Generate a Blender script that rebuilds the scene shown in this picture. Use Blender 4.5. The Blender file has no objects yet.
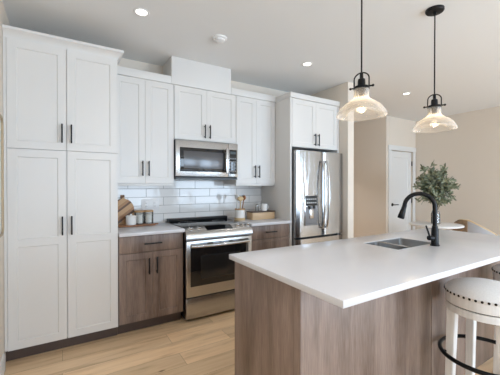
import bpy, bmesh, math, random
from mathutils import Vector, Matrix

S = bpy.context.scene
COL = S.collection
random.seed(7)
PI = math.pi

# ------------------------------------------------------------------ camera
H = 1.326
cam = bpy.data.cameras.new('camera'); camo = bpy.data.objects.new('camera', cam); COL.objects.link(camo)
cam.sensor_width = 36; cam.lens = 304.576 / 500 * 36; cam.shift_y = 0.688 / 500; cam.clip_start = 0.02
camo.location = (0, 0, H)
camo.rotation_euler = (math.radians(90 - 0.424), 0, math.radians(-31.727))
S.camera = camo

# ------------------------------------------------------------------ light and exposure
S.view_settings.view_transform = 'Standard'; S.view_settings.look = 'None'
S.view_settings.gamma = 1; S.view_settings.use_curve_mapping = False
S.view_settings.exposure = -0.70
W = bpy.data.worlds.new('world'); S.world = W; W.use_nodes = True
bg = W.node_tree.nodes['Background']; bg.inputs[0].default_value = (0.80, 0.90, 1.0, 1); bg.inputs[1].default_value = 1.2

def area(name, loc, direction, sx, sy, power, color):
    l = bpy.data.lights.new(name, 'AREA'); l.shape = 'RECTANGLE'; l.size = sx; l.size_y = sy
    l.energy = power; l.color = color
    o = bpy.data.objects.new(name, l); COL.objects.link(o); o.location = loc
    o.rotation_euler = Vector(direction).to_track_quat('-Z', 'Y').to_euler()
    return o
# area lights added at three unseen windows behind the camera, to brighten the room
area('added_front_window_light', (1.7, -3.5, 1.4), (0, 1, 0.12), 2.1, 1.8, 175, (0.64, 0.81, 1.0))
area('added_patio_window_light', (4.5, -3.5, 1.2), (-0.05, 1, 0.08), 2.1, 2.1, 255, (0.64, 0.81, 1.0))
area('added_side_window_light', (6.22, -2.9, 1.2), (-1, 0.3, 0.1), 0.9, 2.0, 80, (0.64, 0.81, 1.0))
S.cycles.max_bounces = 24; S.cycles.diffuse_bounces = 16; S.cycles.glossy_bounces = 8; S.cycles.transparent_max_bounces = 24

# ------------------------------------------------------------------ materials
def mat(name, color, rough=0.5, metal=0.0, spec=None, bump=None, var=None, emit=None, coat=0.0, stretch=(1, 1, 1), sheen=0):
    """var=(scale, amount, second colour); bump=(scale, strength)"""
    m = bpy.data.materials.new(name); m.use_nodes = True
    nt = m.node_tree; p = nt.nodes['Principled BSDF']
    p.inputs['Base Color'].default_value = (*color, 1); p.inputs['Roughness'].default_value = rough
    p.inputs['Metallic'].default_value = metal
    if spec is not None: p.inputs['Specular IOR Level'].default_value = spec
    if coat: p.inputs['Coat Weight'].default_value = coat; p.inputs['Coat Roughness'].default_value = 0.08
    if emit: p.inputs['Emission Color'].default_value = (*emit[0], 1); p.inputs['Emission Strength'].default_value = emit[1]
    if var or bump:
        tc = nt.nodes.new('ShaderNodeTexCoord'); mp = nt.nodes.new('ShaderNodeMapping')
        mp.inputs['Scale'].default_value = stretch
        nt.links.new(tc.outputs['Object'], mp.inputs['Vector'])
    if var:
        n = nt.nodes.new('ShaderNodeTexNoise'); n.inputs['Scale'].default_value = var[0]; n.inputs['Detail'].default_value = 6
        nt.links.new(mp.outputs[0], n.inputs['Vector'])
        r = nt.nodes.new('ShaderNodeValToRGB')
        r.color_ramp.elements[0].position = 0.5 - var[1]; r.color_ramp.elements[1].position = 0.5 + var[1]
        r.color_ramp.elements[0].color = (*color, 1); r.color_ramp.elements[1].color = (*var[2], 1)
        nt.links.new(n.outputs['Fac'], r.inputs[0]); nt.links.new(r.outputs[0], p.inputs['Base Color'])
    if bump:
        n2 = nt.nodes.new('ShaderNodeTexNoise'); n2.inputs['Scale'].default_value = bump[0]; n2.inputs['Detail'].default_value = 4
        nt.links.new(mp.outputs[0], n2.inputs['Vector'])
        b = nt.nodes.new('ShaderNodeBump'); b.inputs['Strength'].default_value = bump[1]; b.inputs['Distance'].default_value = 0.01
        nt.links.new(n2.outputs['Fac'], b.inputs['Height']); nt.links.new(b.outputs[0], p.inputs['Normal'])
    return m

M = {}
M['cab_white'] = mat('white cabinet paint', (0.685, 0.673, 0.655), 0.42, bump=(60, 0.01))
M['trim_white'] = mat('white trim paint', (0.70, 0.70, 0.69), 0.4)
M['ceiling'] = mat('flat ceiling paint', (0.765, 0.78, 0.79), 0.9, bump=(180, 0.03))
M['wall'] = mat('warm beige wall paint', (0.70, 0.635, 0.555), 0.75, bump=(220, 0.03))
M['black'] = mat('matte black metal', (0.012, 0.012, 0.013), 0.38, 0.6)
M['black_plastic'] = mat('black plastic', (0.015, 0.015, 0.016), 0.35)
M['dark'] = mat('dark recess', (0.02, 0.02, 0.02), 0.7)
M['black_glass'] = mat('black glass', (0.008, 0.008, 0.009), 0.05, spec=0.6)
M['cooktop'] = mat('ceramic cooktop glass', (0.02, 0.02, 0.022), 0.07, spec=0.9)
M['steel'] = mat('brushed stainless steel', (0.50, 0.49, 0.48), 0.25, 1.0, bump=(7, 0.10), stretch=(1.0, 1.0, 0.12))
M['steel_door'] = mat('wavy refrigerator steel', (0.40, 0.40, 0.405), 0.17, 1.0, bump=(11, 0.42), stretch=(1.6, 1.0, 0.22))
M['steel_bright'] = mat('polished stainless steel', (0.62, 0.61, 0.60), 0.2, 1.0)
M['sink_steel'] = mat('satin sink steel', (0.50, 0.50, 0.50), 0.33, 1.0)
M['grey_plastic'] = mat('grey plastic', (0.22, 0.22, 0.23), 0.4)
M['quartz'] = mat('white quartz', (0.635, 0.637, 0.668), 0.22, var=(3.0, 0.25, (0.61, 0.612, 0.643)))
M['ceramic'] = mat('white glazed ceramic', (0.80, 0.79, 0.77), 0.2)
M['plastic_white'] = mat('white plastic', (0.78, 0.78, 0.78), 0.35)
M['linen'] = mat('pale grey linen', (0.66, 0.655, 0.65), 0.9, var=(140, 0.3, (0.76, 0.755, 0.75)), bump=(300, 0.12))
M['whitewash'] = mat('whitewashed wood', (0.84, 0.835, 0.83), 0.6, var=(9, 0.22, (0.70, 0.69, 0.68)), stretch=(5, 5, 0.5), bump=(10, 0.05))
M['nail'] = mat('dark bronze nail', (0.02, 0.017, 0.016), 0.35, 0.8)
M['grey_fabric'] = mat('grey upholstery', (0.40, 0.40, 0.42), 0.9, bump=(200, 0.1))
M['tan_leather'] = mat('tan woven shell', (0.36, 0.25, 0.15), 0.6, var=(25, 0.3, (0.20, 0.13, 0.08)), bump=(60, 0.1))
M['olive'] = mat('olive leaf', (0.085, 0.110, 0.050), 0.5, var=(9, 0.2, (0.34, 0.37, 0.27)))
M['bark'] = mat('olive bark', (0.09, 0.065, 0.045), 0.8, bump=(60, 0.2))
M['light_wood'] = mat('light oak', (0.50, 0.31, 0.15), 0.5, var=(6, 0.25, (0.38, 0.22, 0.10)), stretch=(1, 6, 6))
M['pale_wood'] = mat('pale birch wood', (0.62, 0.45, 0.28), 0.5, var=(6, 0.25, (0.50, 0.34, 0.19)), stretch=(1, 6, 6))
M['warm_wood'] = mat('acacia wood', (0.33, 0.15, 0.065), 0.45, var=(6, 0.25, (0.20, 0.085, 0.035)), stretch=(1, 5, 5))
M['walnut'] = mat('walnut', (0.10, 0.05, 0.028), 0.45, var=(8, 0.25, (0.055, 0.027, 0.015)), stretch=(1, 5, 5))
M['straw'] = mat('bamboo straw', (0.58, 0.43, 0.24), 0.6)
M['sand'] = mat('cream powder', (0.78, 0.75, 0.70), 0.9, bump=(300, 0.2))
M['frame_wood'] = mat('champagne frame', (0.42, 0.33, 0.22), 0.4, 0.4)
M['mirror'] = mat('pale mat board', (0.72, 0.71, 0.70), 0.5)
M['table_white'] = mat('white lacquer table', (0.76, 0.76, 0.76), 0.3)
M['lens'] = mat('lit downlight lens', (1, 1, 1), 0.4, emit=((1.0, 0.95, 0.88), 5.0))
M['filament'] = mat('glowing filament', (1, 0.8, 0.5), 0.4, emit=((1.0, 0.72, 0.38), 30.0))
M['display'] = mat('appliance display', (0.01, 0.01, 0.01), 0.1, emit=((0.5, 0.8, 1.0), 0.12))

def wood_stain():
    m = bpy.data.materials.new('brown stained maple'); m.use_nodes = True
    nt = m.node_tree; p = nt.nodes['Principled BSDF']; N = nt.nodes.new; L = nt.links.new
    tc = N('ShaderNodeTexCoord'); mp = N('ShaderNodeMapping'); mp.inputs['Scale'].default_value = (3.2, 3.2, 0.25)
    L(tc.outputs['Object'], mp.inputs['Vector'])
    n = N('ShaderNodeTexNoise'); n.inputs['Scale'].default_value = 3.0; n.inputs['Detail'].default_value = 2; n.inputs['Distortion'].default_value = 0.4
    L(mp.outputs[0], n.inputs['Vector'])
    n2 = N('ShaderNodeTexNoise'); n2.inputs['Scale'].default_value = 40; n2.inputs['Detail'].default_value = 8
    L(mp.outputs[0], n2.inputs['Vector'])
    mx = N('ShaderNodeMix'); mx.data_type = 'FLOAT'; mx.inputs['Factor'].default_value = 0.35
    L(n.outputs['Fac'], mx.inputs['A']); L(n2.outputs['Fac'], mx.inputs['B'])
    r = N('ShaderNodeValToRGB'); r.color_ramp.elements[0].position = 0.33; r.color_ramp.elements[1].position = 0.68
    r.color_ramp.elements[0].color = (0.095, 0.058, 0.041, 1); r.color_ramp.elements[1].color = (0.290, 0.214, 0.176, 1)
    L(mx.outputs['Result'], r.inputs[0]); L(r.outputs[0], p.inputs['Base Color'])
    p.inputs['Roughness'].default_value = 0.42
    b = N('ShaderNodeBump'); b.inputs['Strength'].default_value = 0.05; L(n2.outputs['Fac'], b.inputs['Height']); L(b.outputs[0], p.inputs['Normal'])
    return m
M['stain'] = wood_stain()
M['toe'] = mat('dark stained toe kick', (0.075, 0.05, 0.04), 0.5)

def floor_mat():
    m = bpy.data.materials.new('light oak plank floor'); m.use_nodes = True
    nt = m.node_tree; p = nt.nodes['Principled BSDF']; N = nt.nodes.new; L = nt.links.new
    tc = N('ShaderNodeTexCoord')
    br = N('ShaderNodeTexBrick'); br.offset = 0.37; br.inputs['Scale'].default_value = 1
    br.inputs['Brick Width'].default_value = 1.25; br.inputs['Row Height'].default_value = 0.18
    br.inputs['Mortar Size'].default_value = 0.0012; br.inputs['Mortar Smooth'].default_value = 0.3; br.inputs['Bias'].default_value = 0
    br.inputs['Color1'].default_value = (0.0, 0, 0, 1); br.inputs['Color2'].default_value = (1, 1, 1, 1); br.inputs['Mortar'].default_value = (0.5, 0.5, 0.5, 1)
    L(tc.outputs['Object'], br.inputs['Vector'])
    mp = N('ShaderNodeMapping'); mp.inputs['Scale'].default_value = (0.9, 9, 1)
    L(tc.outputs['Object'], mp.inputs['Vector'])
    # shift the grain from plank to plank
    add = N('ShaderNodeVectorMath'); add.operation = 'MULTIPLY_ADD'
    L(br.outputs['Color'], add.inputs[0]); add.inputs[1].default_value = (7, 3, 5); L(mp.outputs[0], add.inputs[2])
    n = N('ShaderNodeTexNoise'); n.inputs['Scale'].default_value = 2.2; n.inputs['Detail'].default_value = 8; n.inputs['Roughness'].default_value = 0.6; n.inputs['Distortion'].default_value = 0.6
    L(add.outputs[0], n.inputs['Vector'])
    r = N('ShaderNodeValToRGB'); e = r.color_ramp.elements
    e[0].position = 0.30; e[0].color = (0.58, 0.40, 0.24, 1); e[1].position = 0.66; e[1].color = (0.88, 0.665, 0.445, 1)
    k = e.new(0.47); k.color = (0.79, 0.58, 0.37, 1)
    L(n.outputs['Fac'], r.inputs[0])
    tone = N('ShaderNodeMix'); tone.data_type = 'RGBA'; tone.blend_type = 'MULTIPLY'; tone.inputs[0].default_value = 1.0
    rr = N('ShaderNodeValToRGB'); rr.color_ramp.elements[0].color = (0.80, 0.79, 0.77, 1); rr.color_ramp.elements[1].color = (1.08, 1.07, 1.05, 1)
    L(br.outputs['Color'], rr.inputs[0]); L(r.outputs[0], tone.inputs[6]); L(rr.outputs[0], tone.inputs[7])
    seam = N('ShaderNodeMix'); seam.data_type = 'RGBA'; L(br.outputs['Fac'], seam.inputs[0]); L(tone.outputs[2], seam.inputs[6])
    seam.inputs[7].default_value = (0.20, 0.12, 0.065, 1)
    # small dark knots
    v = N('ShaderNodeTexVoronoi'); v.inputs['Scale'].default_value = 2.3; mp2 = N('ShaderNodeMapping'); mp2.inputs['Scale'].default_value = (0.8, 2.2, 1)
    L(tc.outputs['Object'], mp2.inputs['Vector']); L(mp2.outputs[0], v.inputs['Vector'])
    kr = N('ShaderNodeValToRGB'); kr.color_ramp.elements[0].position = 0.02; kr.color_ramp.elements[0].color = (1, 1, 1, 1); kr.color_ramp.elements[1].position = 0.06; kr.color_ramp.elements[1].color = (0, 0, 0, 1)
    L(v.outputs['Distance'], kr.inputs[0])
    kn = N('ShaderNodeMix'); kn.data_type = 'RGBA'; L(kr.outputs[0], kn.inputs[0]); L(seam.outputs[2], kn.inputs[6]); kn.inputs[7].default_value = (0.13, 0.075, 0.04, 1)
    L(kn.outputs[2], p.inputs['Base Color'])
    p.inputs['Roughness'].default_value = 0.42
    b = N('ShaderNodeBump'); b.inputs['Strength'].default_value = 0.08; L(n.outputs['Fac'], b.inputs['Height']); L(b.outputs[0], p.inputs['Normal'])
    return m
M['floor'] = floor_mat()

def tile_mat():
    m = bpy.data.materials.new('glazed white subway tile'); m.use_nodes = True
    nt = m.node_tree; p = nt.nodes['Principled BSDF']; N = nt.nodes.new; L = nt.links.new
    tc = N('ShaderNodeTexCoord'); sp = N('ShaderNodeSeparateXYZ'); cb = N('ShaderNodeCombineXYZ')
    L(tc.outputs['Object'], sp.inputs[0]); L(sp.outputs['X'], cb.inputs['X']); L(sp.outputs['Z'], cb.inputs['Y'])
    mp = N('ShaderNodeMapping'); mp.inputs['Location'].default_value = (-0.791 + 0.38 * 3 + 0.19, -0.9205 + 0.0935 * 10 - 0.0935, 0)
    L(cb.outputs[0], mp.inputs['Vector'])
    br = N('ShaderNodeTexBrick'); br.offset = 0.5; br.inputs['Scale'].default_value = 1
    br.inputs['Brick Width'].default_value = 0.38; br.inputs['Row Height'].default_value = 0.0935
    br.inputs['Mortar Size'].default_value = 0.0028; br.inputs['Mortar Smooth'].default_value = 0.2
    br.inputs['Color1'].default_value = (0.70, 0.695, 0.685, 1); br.inputs['Color2'].default_value = (0.76, 0.752, 0.742, 1)
    br.inputs['Mortar'].default_value = (0.30, 0.30, 0.30, 1)
    L(mp.outputs[0], br.inputs['Vector']); L(br.outputs['Color'], p.inputs['Base Color'])
    rg = N('ShaderNodeMapRange'); rg.inputs['To Min'].default_value = 0.09; rg.inputs['To Max'].default_value = 0.8
    L(br.outputs['Fac'], rg.inputs['Value']); L(rg.outputs[0], p.inputs['Roughness'])
    n = N('ShaderNodeTexNoise'); n.inputs['Scale'].default_value = 14; L(cb.outputs[0], n.inputs['Vector'])
    inv = N('ShaderNodeMath'); inv.operation = 'MULTIPLY_ADD'; L(br.outputs['Fac'], inv.inputs[0]); inv.inputs[1].default_value = -1.5; L(n.outputs['Fac'], inv.inputs[2])
    b = N('ShaderNodeBump'); b.inputs['Strength'].default_value = 0.18; b.inputs['Distance'].default_value = 0.006
    L(inv.outputs[0], b.inputs['Height']); L(b.outputs[0], p.inputs['Normal'])
    return m
M['tile'] = tile_mat()

def board_mat():
    m = bpy.data.materials.new('striped cutting board wood'); m.use_nodes = True
    nt = m.node_tree; p = nt.nodes['Principled BSDF']; N = nt.nodes.new; L = nt.links.new
    tc = N('ShaderNodeTexCoord'); sp = N('ShaderNodeSeparateXYZ'); L(tc.outputs['Object'], sp.inputs[0])
    # diagonal strips across the face (x and z in the board's own space)
    a = N('ShaderNodeMath'); a.operation = 'MULTIPLY'; a.inputs[1].default_value = -0.75; L(sp.outputs['X'], a.inputs[0])
    s = N('ShaderNodeMath'); s.operation = 'ADD'; L(a.outputs[0], s.inputs[0]); L(sp.outputs['Z'], s.inputs[1])
    d = N('ShaderNodeMath'); d.operation = 'DIVIDE'; d.inputs[1].default_value = 0.115; L(s.outputs[0], d.inputs[0])
    f = N('ShaderNodeMath'); f.operation = 'FRACT'; L(d.outputs[0], f.inputs[0])
    r = N('ShaderNodeValToRGB'); r.color_ramp.interpolation = 'CONSTANT'; e = r.color_ramp.elements
    e[0].position = 0; e[0].color = (0.50, 0.29, 0.13, 1); e[1].position = 0.48; e[1].color = (0.13, 0.058, 0.026, 1)
    k = e.new(0.70); k.color = (0.36, 0.18, 0.075, 1)
    L(f.outputs[0], r.inputs[0]); L(r.outputs[0], p.inputs['Base Color']); p.inputs['Roughness'].default_value = 0.45
    return m
M['board'] = board_mat()

def thin_glass(name, tint, milk, fres=1.45):
    m = bpy.data.materials.new(name); m.use_nodes = True
    nt = m.node_tree; N = nt.nodes.new; L = nt.links.new
    nt.nodes.remove(nt.nodes['Principled BSDF']); out = nt.nodes['Material Output']
    t = N('ShaderNodeBsdfTransparent'); t.inputs[0].default_value = (*tint, 1)
    g = N('ShaderNodeBsdfGlossy'); g.inputs['Roughness'].default_value = 0.03
    fr = N('ShaderNodeFresnel'); fr.inputs[0].default_value = fres
    mx = N('ShaderNodeMixShader'); L(fr.outputs[0], mx.inputs[0]); L(t.outputs[0], mx.inputs[1]); L(g.outputs[0], mx.inputs[2])
    last = mx
    if milk:
        d = N('ShaderNodeBsdfTranslucent'); d.inputs[0].default_value = (0.95, 0.92, 0.88, 1)
        d2 = N('ShaderNodeBsdfDiffuse'); d2.inputs[0].default_value = (0.95, 0.93, 0.9, 1)
        md = N('ShaderNodeMixShader'); md.inputs[0].default_value = 0.5; L(d.outputs[0], md.inputs[1]); L(d2.outputs[0], md.inputs[2])
        lw = N('ShaderNodeLayerWeight'); lw.inputs[0].default_value = 0.35
        mr = N('ShaderNodeMapRange'); mr.inputs['To Min'].default_value = milk * 0.6; mr.inputs['To Max'].default_value = min(1, milk * 2.4)
        L(lw.outputs['Facing'], mr.inputs['Value'])
        m2 = N('ShaderNodeMixShader'); L(mr.outputs[0], m2.inputs[0]); L(mx.outputs[0], m2.inputs[1]); L(md.outputs[0], m2.inputs[2]); last = m2
    L(last.outputs[0], out.inputs['Surface'])
    return m
M['shade_glass'] = thin_glass('seeded pendant glass', (0.97, 0.955, 0.94), 0.17)
M['clear_glass'] = thin_glass('clear glass', (0.97, 0.98, 0.98), 0.05)
M['pane'] = thin_glass('window pane', (0.98, 0.99, 0.99), 0)

# ------------------------------------------------------------------ mesh builder
class MB:
    def __init__(s): s.bm = bmesh.new()
    def _add(s, verts, faces):
        vs = [s.bm.verts.new(v) for v in verts]
        fs = []
        for f in faces:
            try: fs.append(s.bm.faces.new([vs[i] for i in f]))
            except ValueError: pass
        return vs, fs
    def box(s, x0, x1, y0, y1, z0, z1, bev=0.0, rot=None, seg=2):
        v = [(x, y, z) for z in (z0, z1) for y in (y0, y1) for x in (x0, x1)]
        if rot is not None: v = [rot @ Vector(p) for p in v]
        vs, fs = s._add(v, [(0, 2, 3, 1), (4, 5, 7, 6), (0, 1, 5, 4), (2, 6, 7, 3), (0, 4, 6, 2), (1, 3, 7, 5)])
        if bev:
            es = list({e for f in fs for e in f.edges})
            bmesh.ops.bevel(s.bm, geom=es, offset=bev, segments=seg, profile=0.5, affect='EDGES', clamp_overlap=True)
        return s
    def tube(s, pts, r, seg=12, closed=False, caps=True, radii=None):
        pts = [Vector(p) for p in pts]; n = len(pts); rings = []
        up = None
        for i, p in enumerate(pts):
            if closed: t = (pts[(i + 1) % n] - pts[i - 1])
            else: t = pts[min(i + 1, n - 1)] - pts[max(i - 1, 0)]
            t.normalize()
            if up is None:
                a = Vector((0, 0, 1)) if abs(t.z) < 0.9 else Vector((1, 0, 0))
                up = (a - t * a.dot(t)).normalized()
            else:
                up = (up - t * up.dot(t)).normalized()
            b = t.cross(up); rr = radii[i] if radii else r
            rings.append([s.bm.verts.new(p + up * rr * math.cos(2 * PI * k / seg) + b * rr * math.sin(2 * PI * k / seg)) for k in range(seg)])
        m = n if closed else n - 1
        for i in range(m):
            A, B = rings[i], rings[(i + 1) % n]
            for k in range(seg): s.bm.faces.new((A[k], A[(k + 1) % seg], B[(k + 1) % seg], B[k]))
        if caps and not closed:
            s.bm.faces.new(rings[0][::-1]); s.bm.faces.new(rings[-1])
        return s
    def cyl(s, p0, p1, r0, r1=None, seg=24):
        return s.tube([p0, p1], r0, seg, radii=[r0, r1 if r1 is not None else r0])
    def lathe(s, prof, c=(0, 0, 0), seg=32, cap0=False, cap1=False, rot=None):
        rings = []
        for r, z in prof:
            if r < 1e-6: rings.append([s.bm.verts.new((0, 0, z))])
            else: rings.append([s.bm.verts.new((r * math.cos(2 * PI * k / seg), r * math.sin(2 * PI * k / seg), z)) for k in range(seg)])
        for A, B in zip(rings, rings[1:]):
            for k in range(seg):
                q = [A[k % len(A)], A[(k + 1) % len(A)], B[(k + 1) % len(B)], B[k % len(B)]]
                u = []
                for x in q:
                    if x not in u: u.append(x)
                if len(u) >= 3: s.bm.faces.new(u)
        if cap0: s.bm.faces.new(rings[0][::-1])
        if cap1: s.bm.faces.new(rings[-1])
        for R in rings:
            for v in R:
                p = v.co.copy()
                if rot is not None: p = rot @ p
                v.co = p + Vector(c)
        return s
    def prism_x(s, poly, x0, x1):
        """poly of (y, z) extruded along x"""
        n = len(poly)
        v = [(x0, y, z) for y, z in poly] + [(x1, y, z) for y, z in poly]
        s._add(v, [tuple(range(n))[::-1], tuple(range(n, 2 * n))] + [(i, (i + 1) % n, n + (i + 1) % n, n + i) for i in range(n)])
        return s
    def prism_z(s, poly, z0, z1):
        n = len(poly)
        v = [(x, y, z0) for x, y in poly] + [(x, y, z1) for x, y in poly]
        s._add(v, [tuple(range(n))[::-1], tuple(range(n, 2 * n))] + [(i, (i + 1) % n, n + (i + 1) % n, n + i) for i in range(n)])
        return s
    def shaker(s, x0, x1, zs, yf, th=0.02, rail=0.058, dep=0.007, slope=0.005):
        """framed door facing -y at y = yf; zs = [bottom, (centre of any mid rail ...), top]"""
        xs = [x0, x0 + rail, x1 - rail, x1]
        zl = [zs[0], zs[0] + rail]
        for zm in zs[1:-1]: zl += [zm - rail / 2, zm + rail / 2]
        zl += [zs[-1] - rail, zs[-1]]
        g = {}
        for j, z in enumerate(zl):
            for i, x in enumerate(xs): g[i, j] = s.bm.verts.new((x, yf, z))
        for j in range(len(zl) - 1):
            for i in range(3):
                q = [g[i, j], g[i + 1, j], g[i + 1, j + 1], g[i, j + 1]]
                if i == 1 and j % 2 == 1:
                    X0, X1, Z0, Z1 = xs[1] + slope, xs[2] - slope, zl[j] + slope, zl[j + 1] - slope
                    w = [s.bm.verts.new(p) for p in ((X0, yf + dep, Z0), (X1, yf + dep, Z0), (X1, yf + dep, Z1), (X0, yf + dep, Z1))]
                    s.bm.faces.new(w)
                    for k in range(4): s.bm.faces.new((q[k], q[(k + 1) % 4], w[(k + 1) % 4], w[k]))
                else: s.bm.faces.new(q)
        b = [s.bm.verts.new(p) for p in ((x0, yf + th, zs[0]), (x1, yf + th, zs[0]), (x1, yf + th, zs[-1]), (x0, yf + th, zs[-1]))]
        s.bm.faces.new(b[::-1])
        J = len(zl) - 1
        bot = [g[i, 0] for i in range(4)]; top = [g[i, J] for i in range(4)]
        lef = [g[0, j] for j in range(J + 1)]; rig = [g[3, j] for j in range(J + 1)]
        s.bm.faces.new([b[0], b[1]] + bot[::-1]); s.bm.faces.new([b[3]] + top + [b[2]])
        s.bm.faces.new([b[0]] + lef + [b[3]]); s.bm.faces.new([b[1], b[2]] + rig[::-1])
        return s
    def build(s, name, m, parent=None, angle=35):
        loc = Vector((0, 0, 0))
        if parent is not None:
            q = parent
            while q is not None: loc += q.location; q = q.parent
        bmesh.ops.recalc_face_normals(s.bm, faces=s.bm.faces[:])
        me = bpy.data.meshes.new(name)
        for v in s.bm.verts: v.co -= loc
        s.bm.to_mesh(me); s.bm.free()
        for p in me.polygons: p.use_smooth = True
        me.set_sharp_from_angle(angle=math.radians(angle))
        o = bpy.data.objects.new(name, me); COL.objects.link(o)
        me.materials.append(M[m] if isinstance(m, str) else m)
        if parent is not None: o.parent = parent
        return o

def thing(name, label, cat, loc=(0, 0, 0), group=None):
    o = bpy.data.objects.new(name, None); COL.objects.link(o); o.location = loc; o.empty_display_size = 0.05
    o['label'] = label; o['category'] = cat
    if group: o['group'] = group
    return o
def tag(o, label, cat, group=None):
    o['label'] = label; o['category'] = cat
    if group: o['group'] = group
    return o
def struct(o, label=None, cat=None):
    o['kind'] = 'structure'
    if label: o['label'] = label; o['category'] = cat
    return o
def copy_tree(o, parent=None):
    c = o.copy(); COL.objects.link(c)
    if parent is not None: c.parent = parent
    for ch in o.children: copy_tree(ch, c)
    return c
def centre_origin(o):
    """put a single-mesh thing's origin at its base"""
    vs = [v.co for v in o.data.vertices]
    c = Vector(((min(v.x for v in vs) + max(v.x for v in vs)) / 2, (min(v.y for v in vs) + max(v.y for v in vs)) / 2, min(v.z for v in vs)))
    for v in o.data.vertices: v.co -= c
    o.location = c
    return o

# ------------------------------------------------------------------ the room
D = 3.462          # tiled back wall
CE = 2.68          # ceiling
XL, XR = -0.365, 6.33
YF = -3.6
struct(MB().box(XL - .1, XR + .1, YF - .1, 5.7, -0.1, 0).build('floor', 'floor'), 'light oak plank floor of the kitchen', 'floor')
struct(MB().box(XL - .1, XR + .1, YF - .1, 5.7, CE, CE + .1).build('ceiling', 'ceiling'), 'flat white ceiling over the kitchen', 'ceiling')
struct(MB().box(XL - .1, XL, YF, D + .1, 0, CE).build('wall_left', 'wall'), 'narrow beige wall left of the tall pantry', 'wall')
struct(MB().box(XL, 3.165, D, D + .1, 0, CE).build('wall_back', 'wall'), 'beige wall above and behind the white upper cabinets', 'wall')
struct(MB().box(3.165, 3.28, 2.70, 5.6, 0, CE, bev=0.004).build('wall_stub', 'wall'), 'short projecting wall at the right side of the refrigerator', 'wall')
struct(MB().box(3.28, 5.43, 5.5, 5.6, 0, CE).build('wall_hallway', 'wall'), 'far wall of the hallway opening', 'wall')
DY = 3.62
struct(MB().box(5.33, 5.43, DY, 5.5, 0, CE, bev=0.004).build('wall_hallway_right', 'wall'), 'beige hallway side wall between refrigerator and white door', 'wall')
DX0, DX1, DZ = 5.475, 6.225, 2.03
wd = MB(); wd.box(5.43, DX0, DY, DY + .1, 0, CE); wd.box(DX1, XR, DY, DY + .1, 0, CE); wd.box(DX0, DX1, DY, DY + .1, DZ, CE)
struct(wd.build('wall_door', 'wall'), 'pale wall around the white interior door', 'wall')
wr = MB(); wr.box(XR, XR + .1, YF, -3.4, 0, CE); wr.box(XR, XR + .1, -2.4, DY + .1, 0, CE); wr.box(XR, XR + .1, -3.4, -2.4, 0, .1); wr.box(XR, XR + .1, -3.4, -2.4, 2.25, CE)
struct(wr.build('wall_right', 'wall'), 'large beige wall behind the olive branches', 'wall')
wf = MB()
for a, b in ((XL, .55), (2.85, 3.35), (5.65, XR)): wf.box(a, b, YF - .1, YF, 0, CE)
for a, b, z in ((.55, 2.85, .4), (3.35, 5.65, .06)): wf.box(a, b, YF - .1, YF, 0, z); wf.box(a, b, YF - .1, YF, 2.35, CE)
struct(wf.build('wall_front', 'wall'), 'unseen wall behind the camera with added windows', 'wall')
def window(n, a, b, z0, z1, axis):
    f = MB(); t = .06
    def bx(u0, u1, w0, w1):
        if axis == 'y': f.box(u0, u1, YF - .08, YF - .02, w0, w1)
        else: f.box(XR + .02, XR + .08, u0, u1, w0, w1)
    bx(a, a + t, z0, z1); bx(b - t, b, z0, z1); bx(a + t, b - t, z0, z0 + t); bx(a + t, b - t, z1 - t, z1); m = (a + b) / 2; bx(m - .03, m + .03, z0 + t, z1 - t)
    o = struct(f.build('window_%d' % n, 'trim_white')); g = MB()
    if axis == 'y': g.box(a + t, b - t, YF - .052, YF - .048, z0 + t, z1 - t)
    else: g.box(XR + .048, XR + .052, a + t, b - t, z0 + t, z1 - t)
    g.build('window_pane', 'pane', o)
window(1, .55, 2.85, .4, 2.35, 'y'); window(2, 3.35, 5.65, .06, 2.35, 'y'); window(3, -3.4, -2.4, .1, 2.25, 'x')  # windows added out of view as openings for the room's light
# tiled backsplash
struct(MB().box(.39, 2.32, D - .008, D, .90, 1.40).build('trim_backsplash', 'tile'), 'white subway tile backsplash with grey grout', 'backsplash')
# baseboards
bb = MB(); bb.prism_x([(0, 0), (.014, 0), (.014, .10), (.006, .115), (0, .115)], 0, 1)
for v in bb.bm.verts:
    x, y, z = v.co; v.co = (XL + y, YF + x * (2.80 - YF), z)
struct(bb.build('baseboard_left', 'trim_white'), 'white baseboard along the left wall', 'baseboard')
struct(MB().box(XR - .014, XR, -2.4, DY, 0, .115, bev=.004).build('baseboard_right', 'trim_white'), 'white baseboard along the right wall', 'baseboard')
struct(MB().box(5.316, 5.33, DY, 5.5, 0, .115, bev=.004).build('baseboard_hallway', 'trim_white'), 'white baseboard in the hallway', 'baseboard')
# door with casing
door = struct(MB().shaker(DX0 + .012, DX1 - .012, [.01, 1.0, DZ - .012], DY + .025, th=.035, rail=.115, dep=.010, slope=.012).build('door_1', 'trim_white'), 'white panelled interior door with black lever', 'door')
hb = MB(); hx, hz = DX0 + .085, .955
hb.lathe([(0, 0), (.03, 0), (.032, .004), (.032, .010), (0, .010)], rot=Matrix.Rotation(PI / 2, 3, 'X'), c=(hx, DY + .025, hz))
hb.cyl((hx, DY + .02, hz), (hx, DY - .03, hz), .009); hb.tube([(hx, DY - .03, hz), (hx + .02, DY - .034, hz), (hx + .115, DY - .034, hz)], .009)
hb.build('door_lever', 'black', door)
for z in (.25, 1.02, 1.79): MB().cyl((DX1 - .009, DY + .012, z - .045), (DX1 - .009, DY + .012, z + .045), .009, seg=10).build('door_hinge', 'black', door)
cs = MB(); c = .085
cs.box(DX0 - c, DX0, DY - .016, DY, 0, DZ, bev=.004); cs.box(DX1, DX1 + c, DY - .016, DY, 0, DZ, bev=.004); cs.box(DX0 - c - .01, min(DX1 + c + .01, XR), DY - .022, DY, DZ, DZ + .095, bev=.004)
struct(cs.build('trim_door_casing', 'trim_white'), 'white casing around the interior door', 'door casing')

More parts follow.
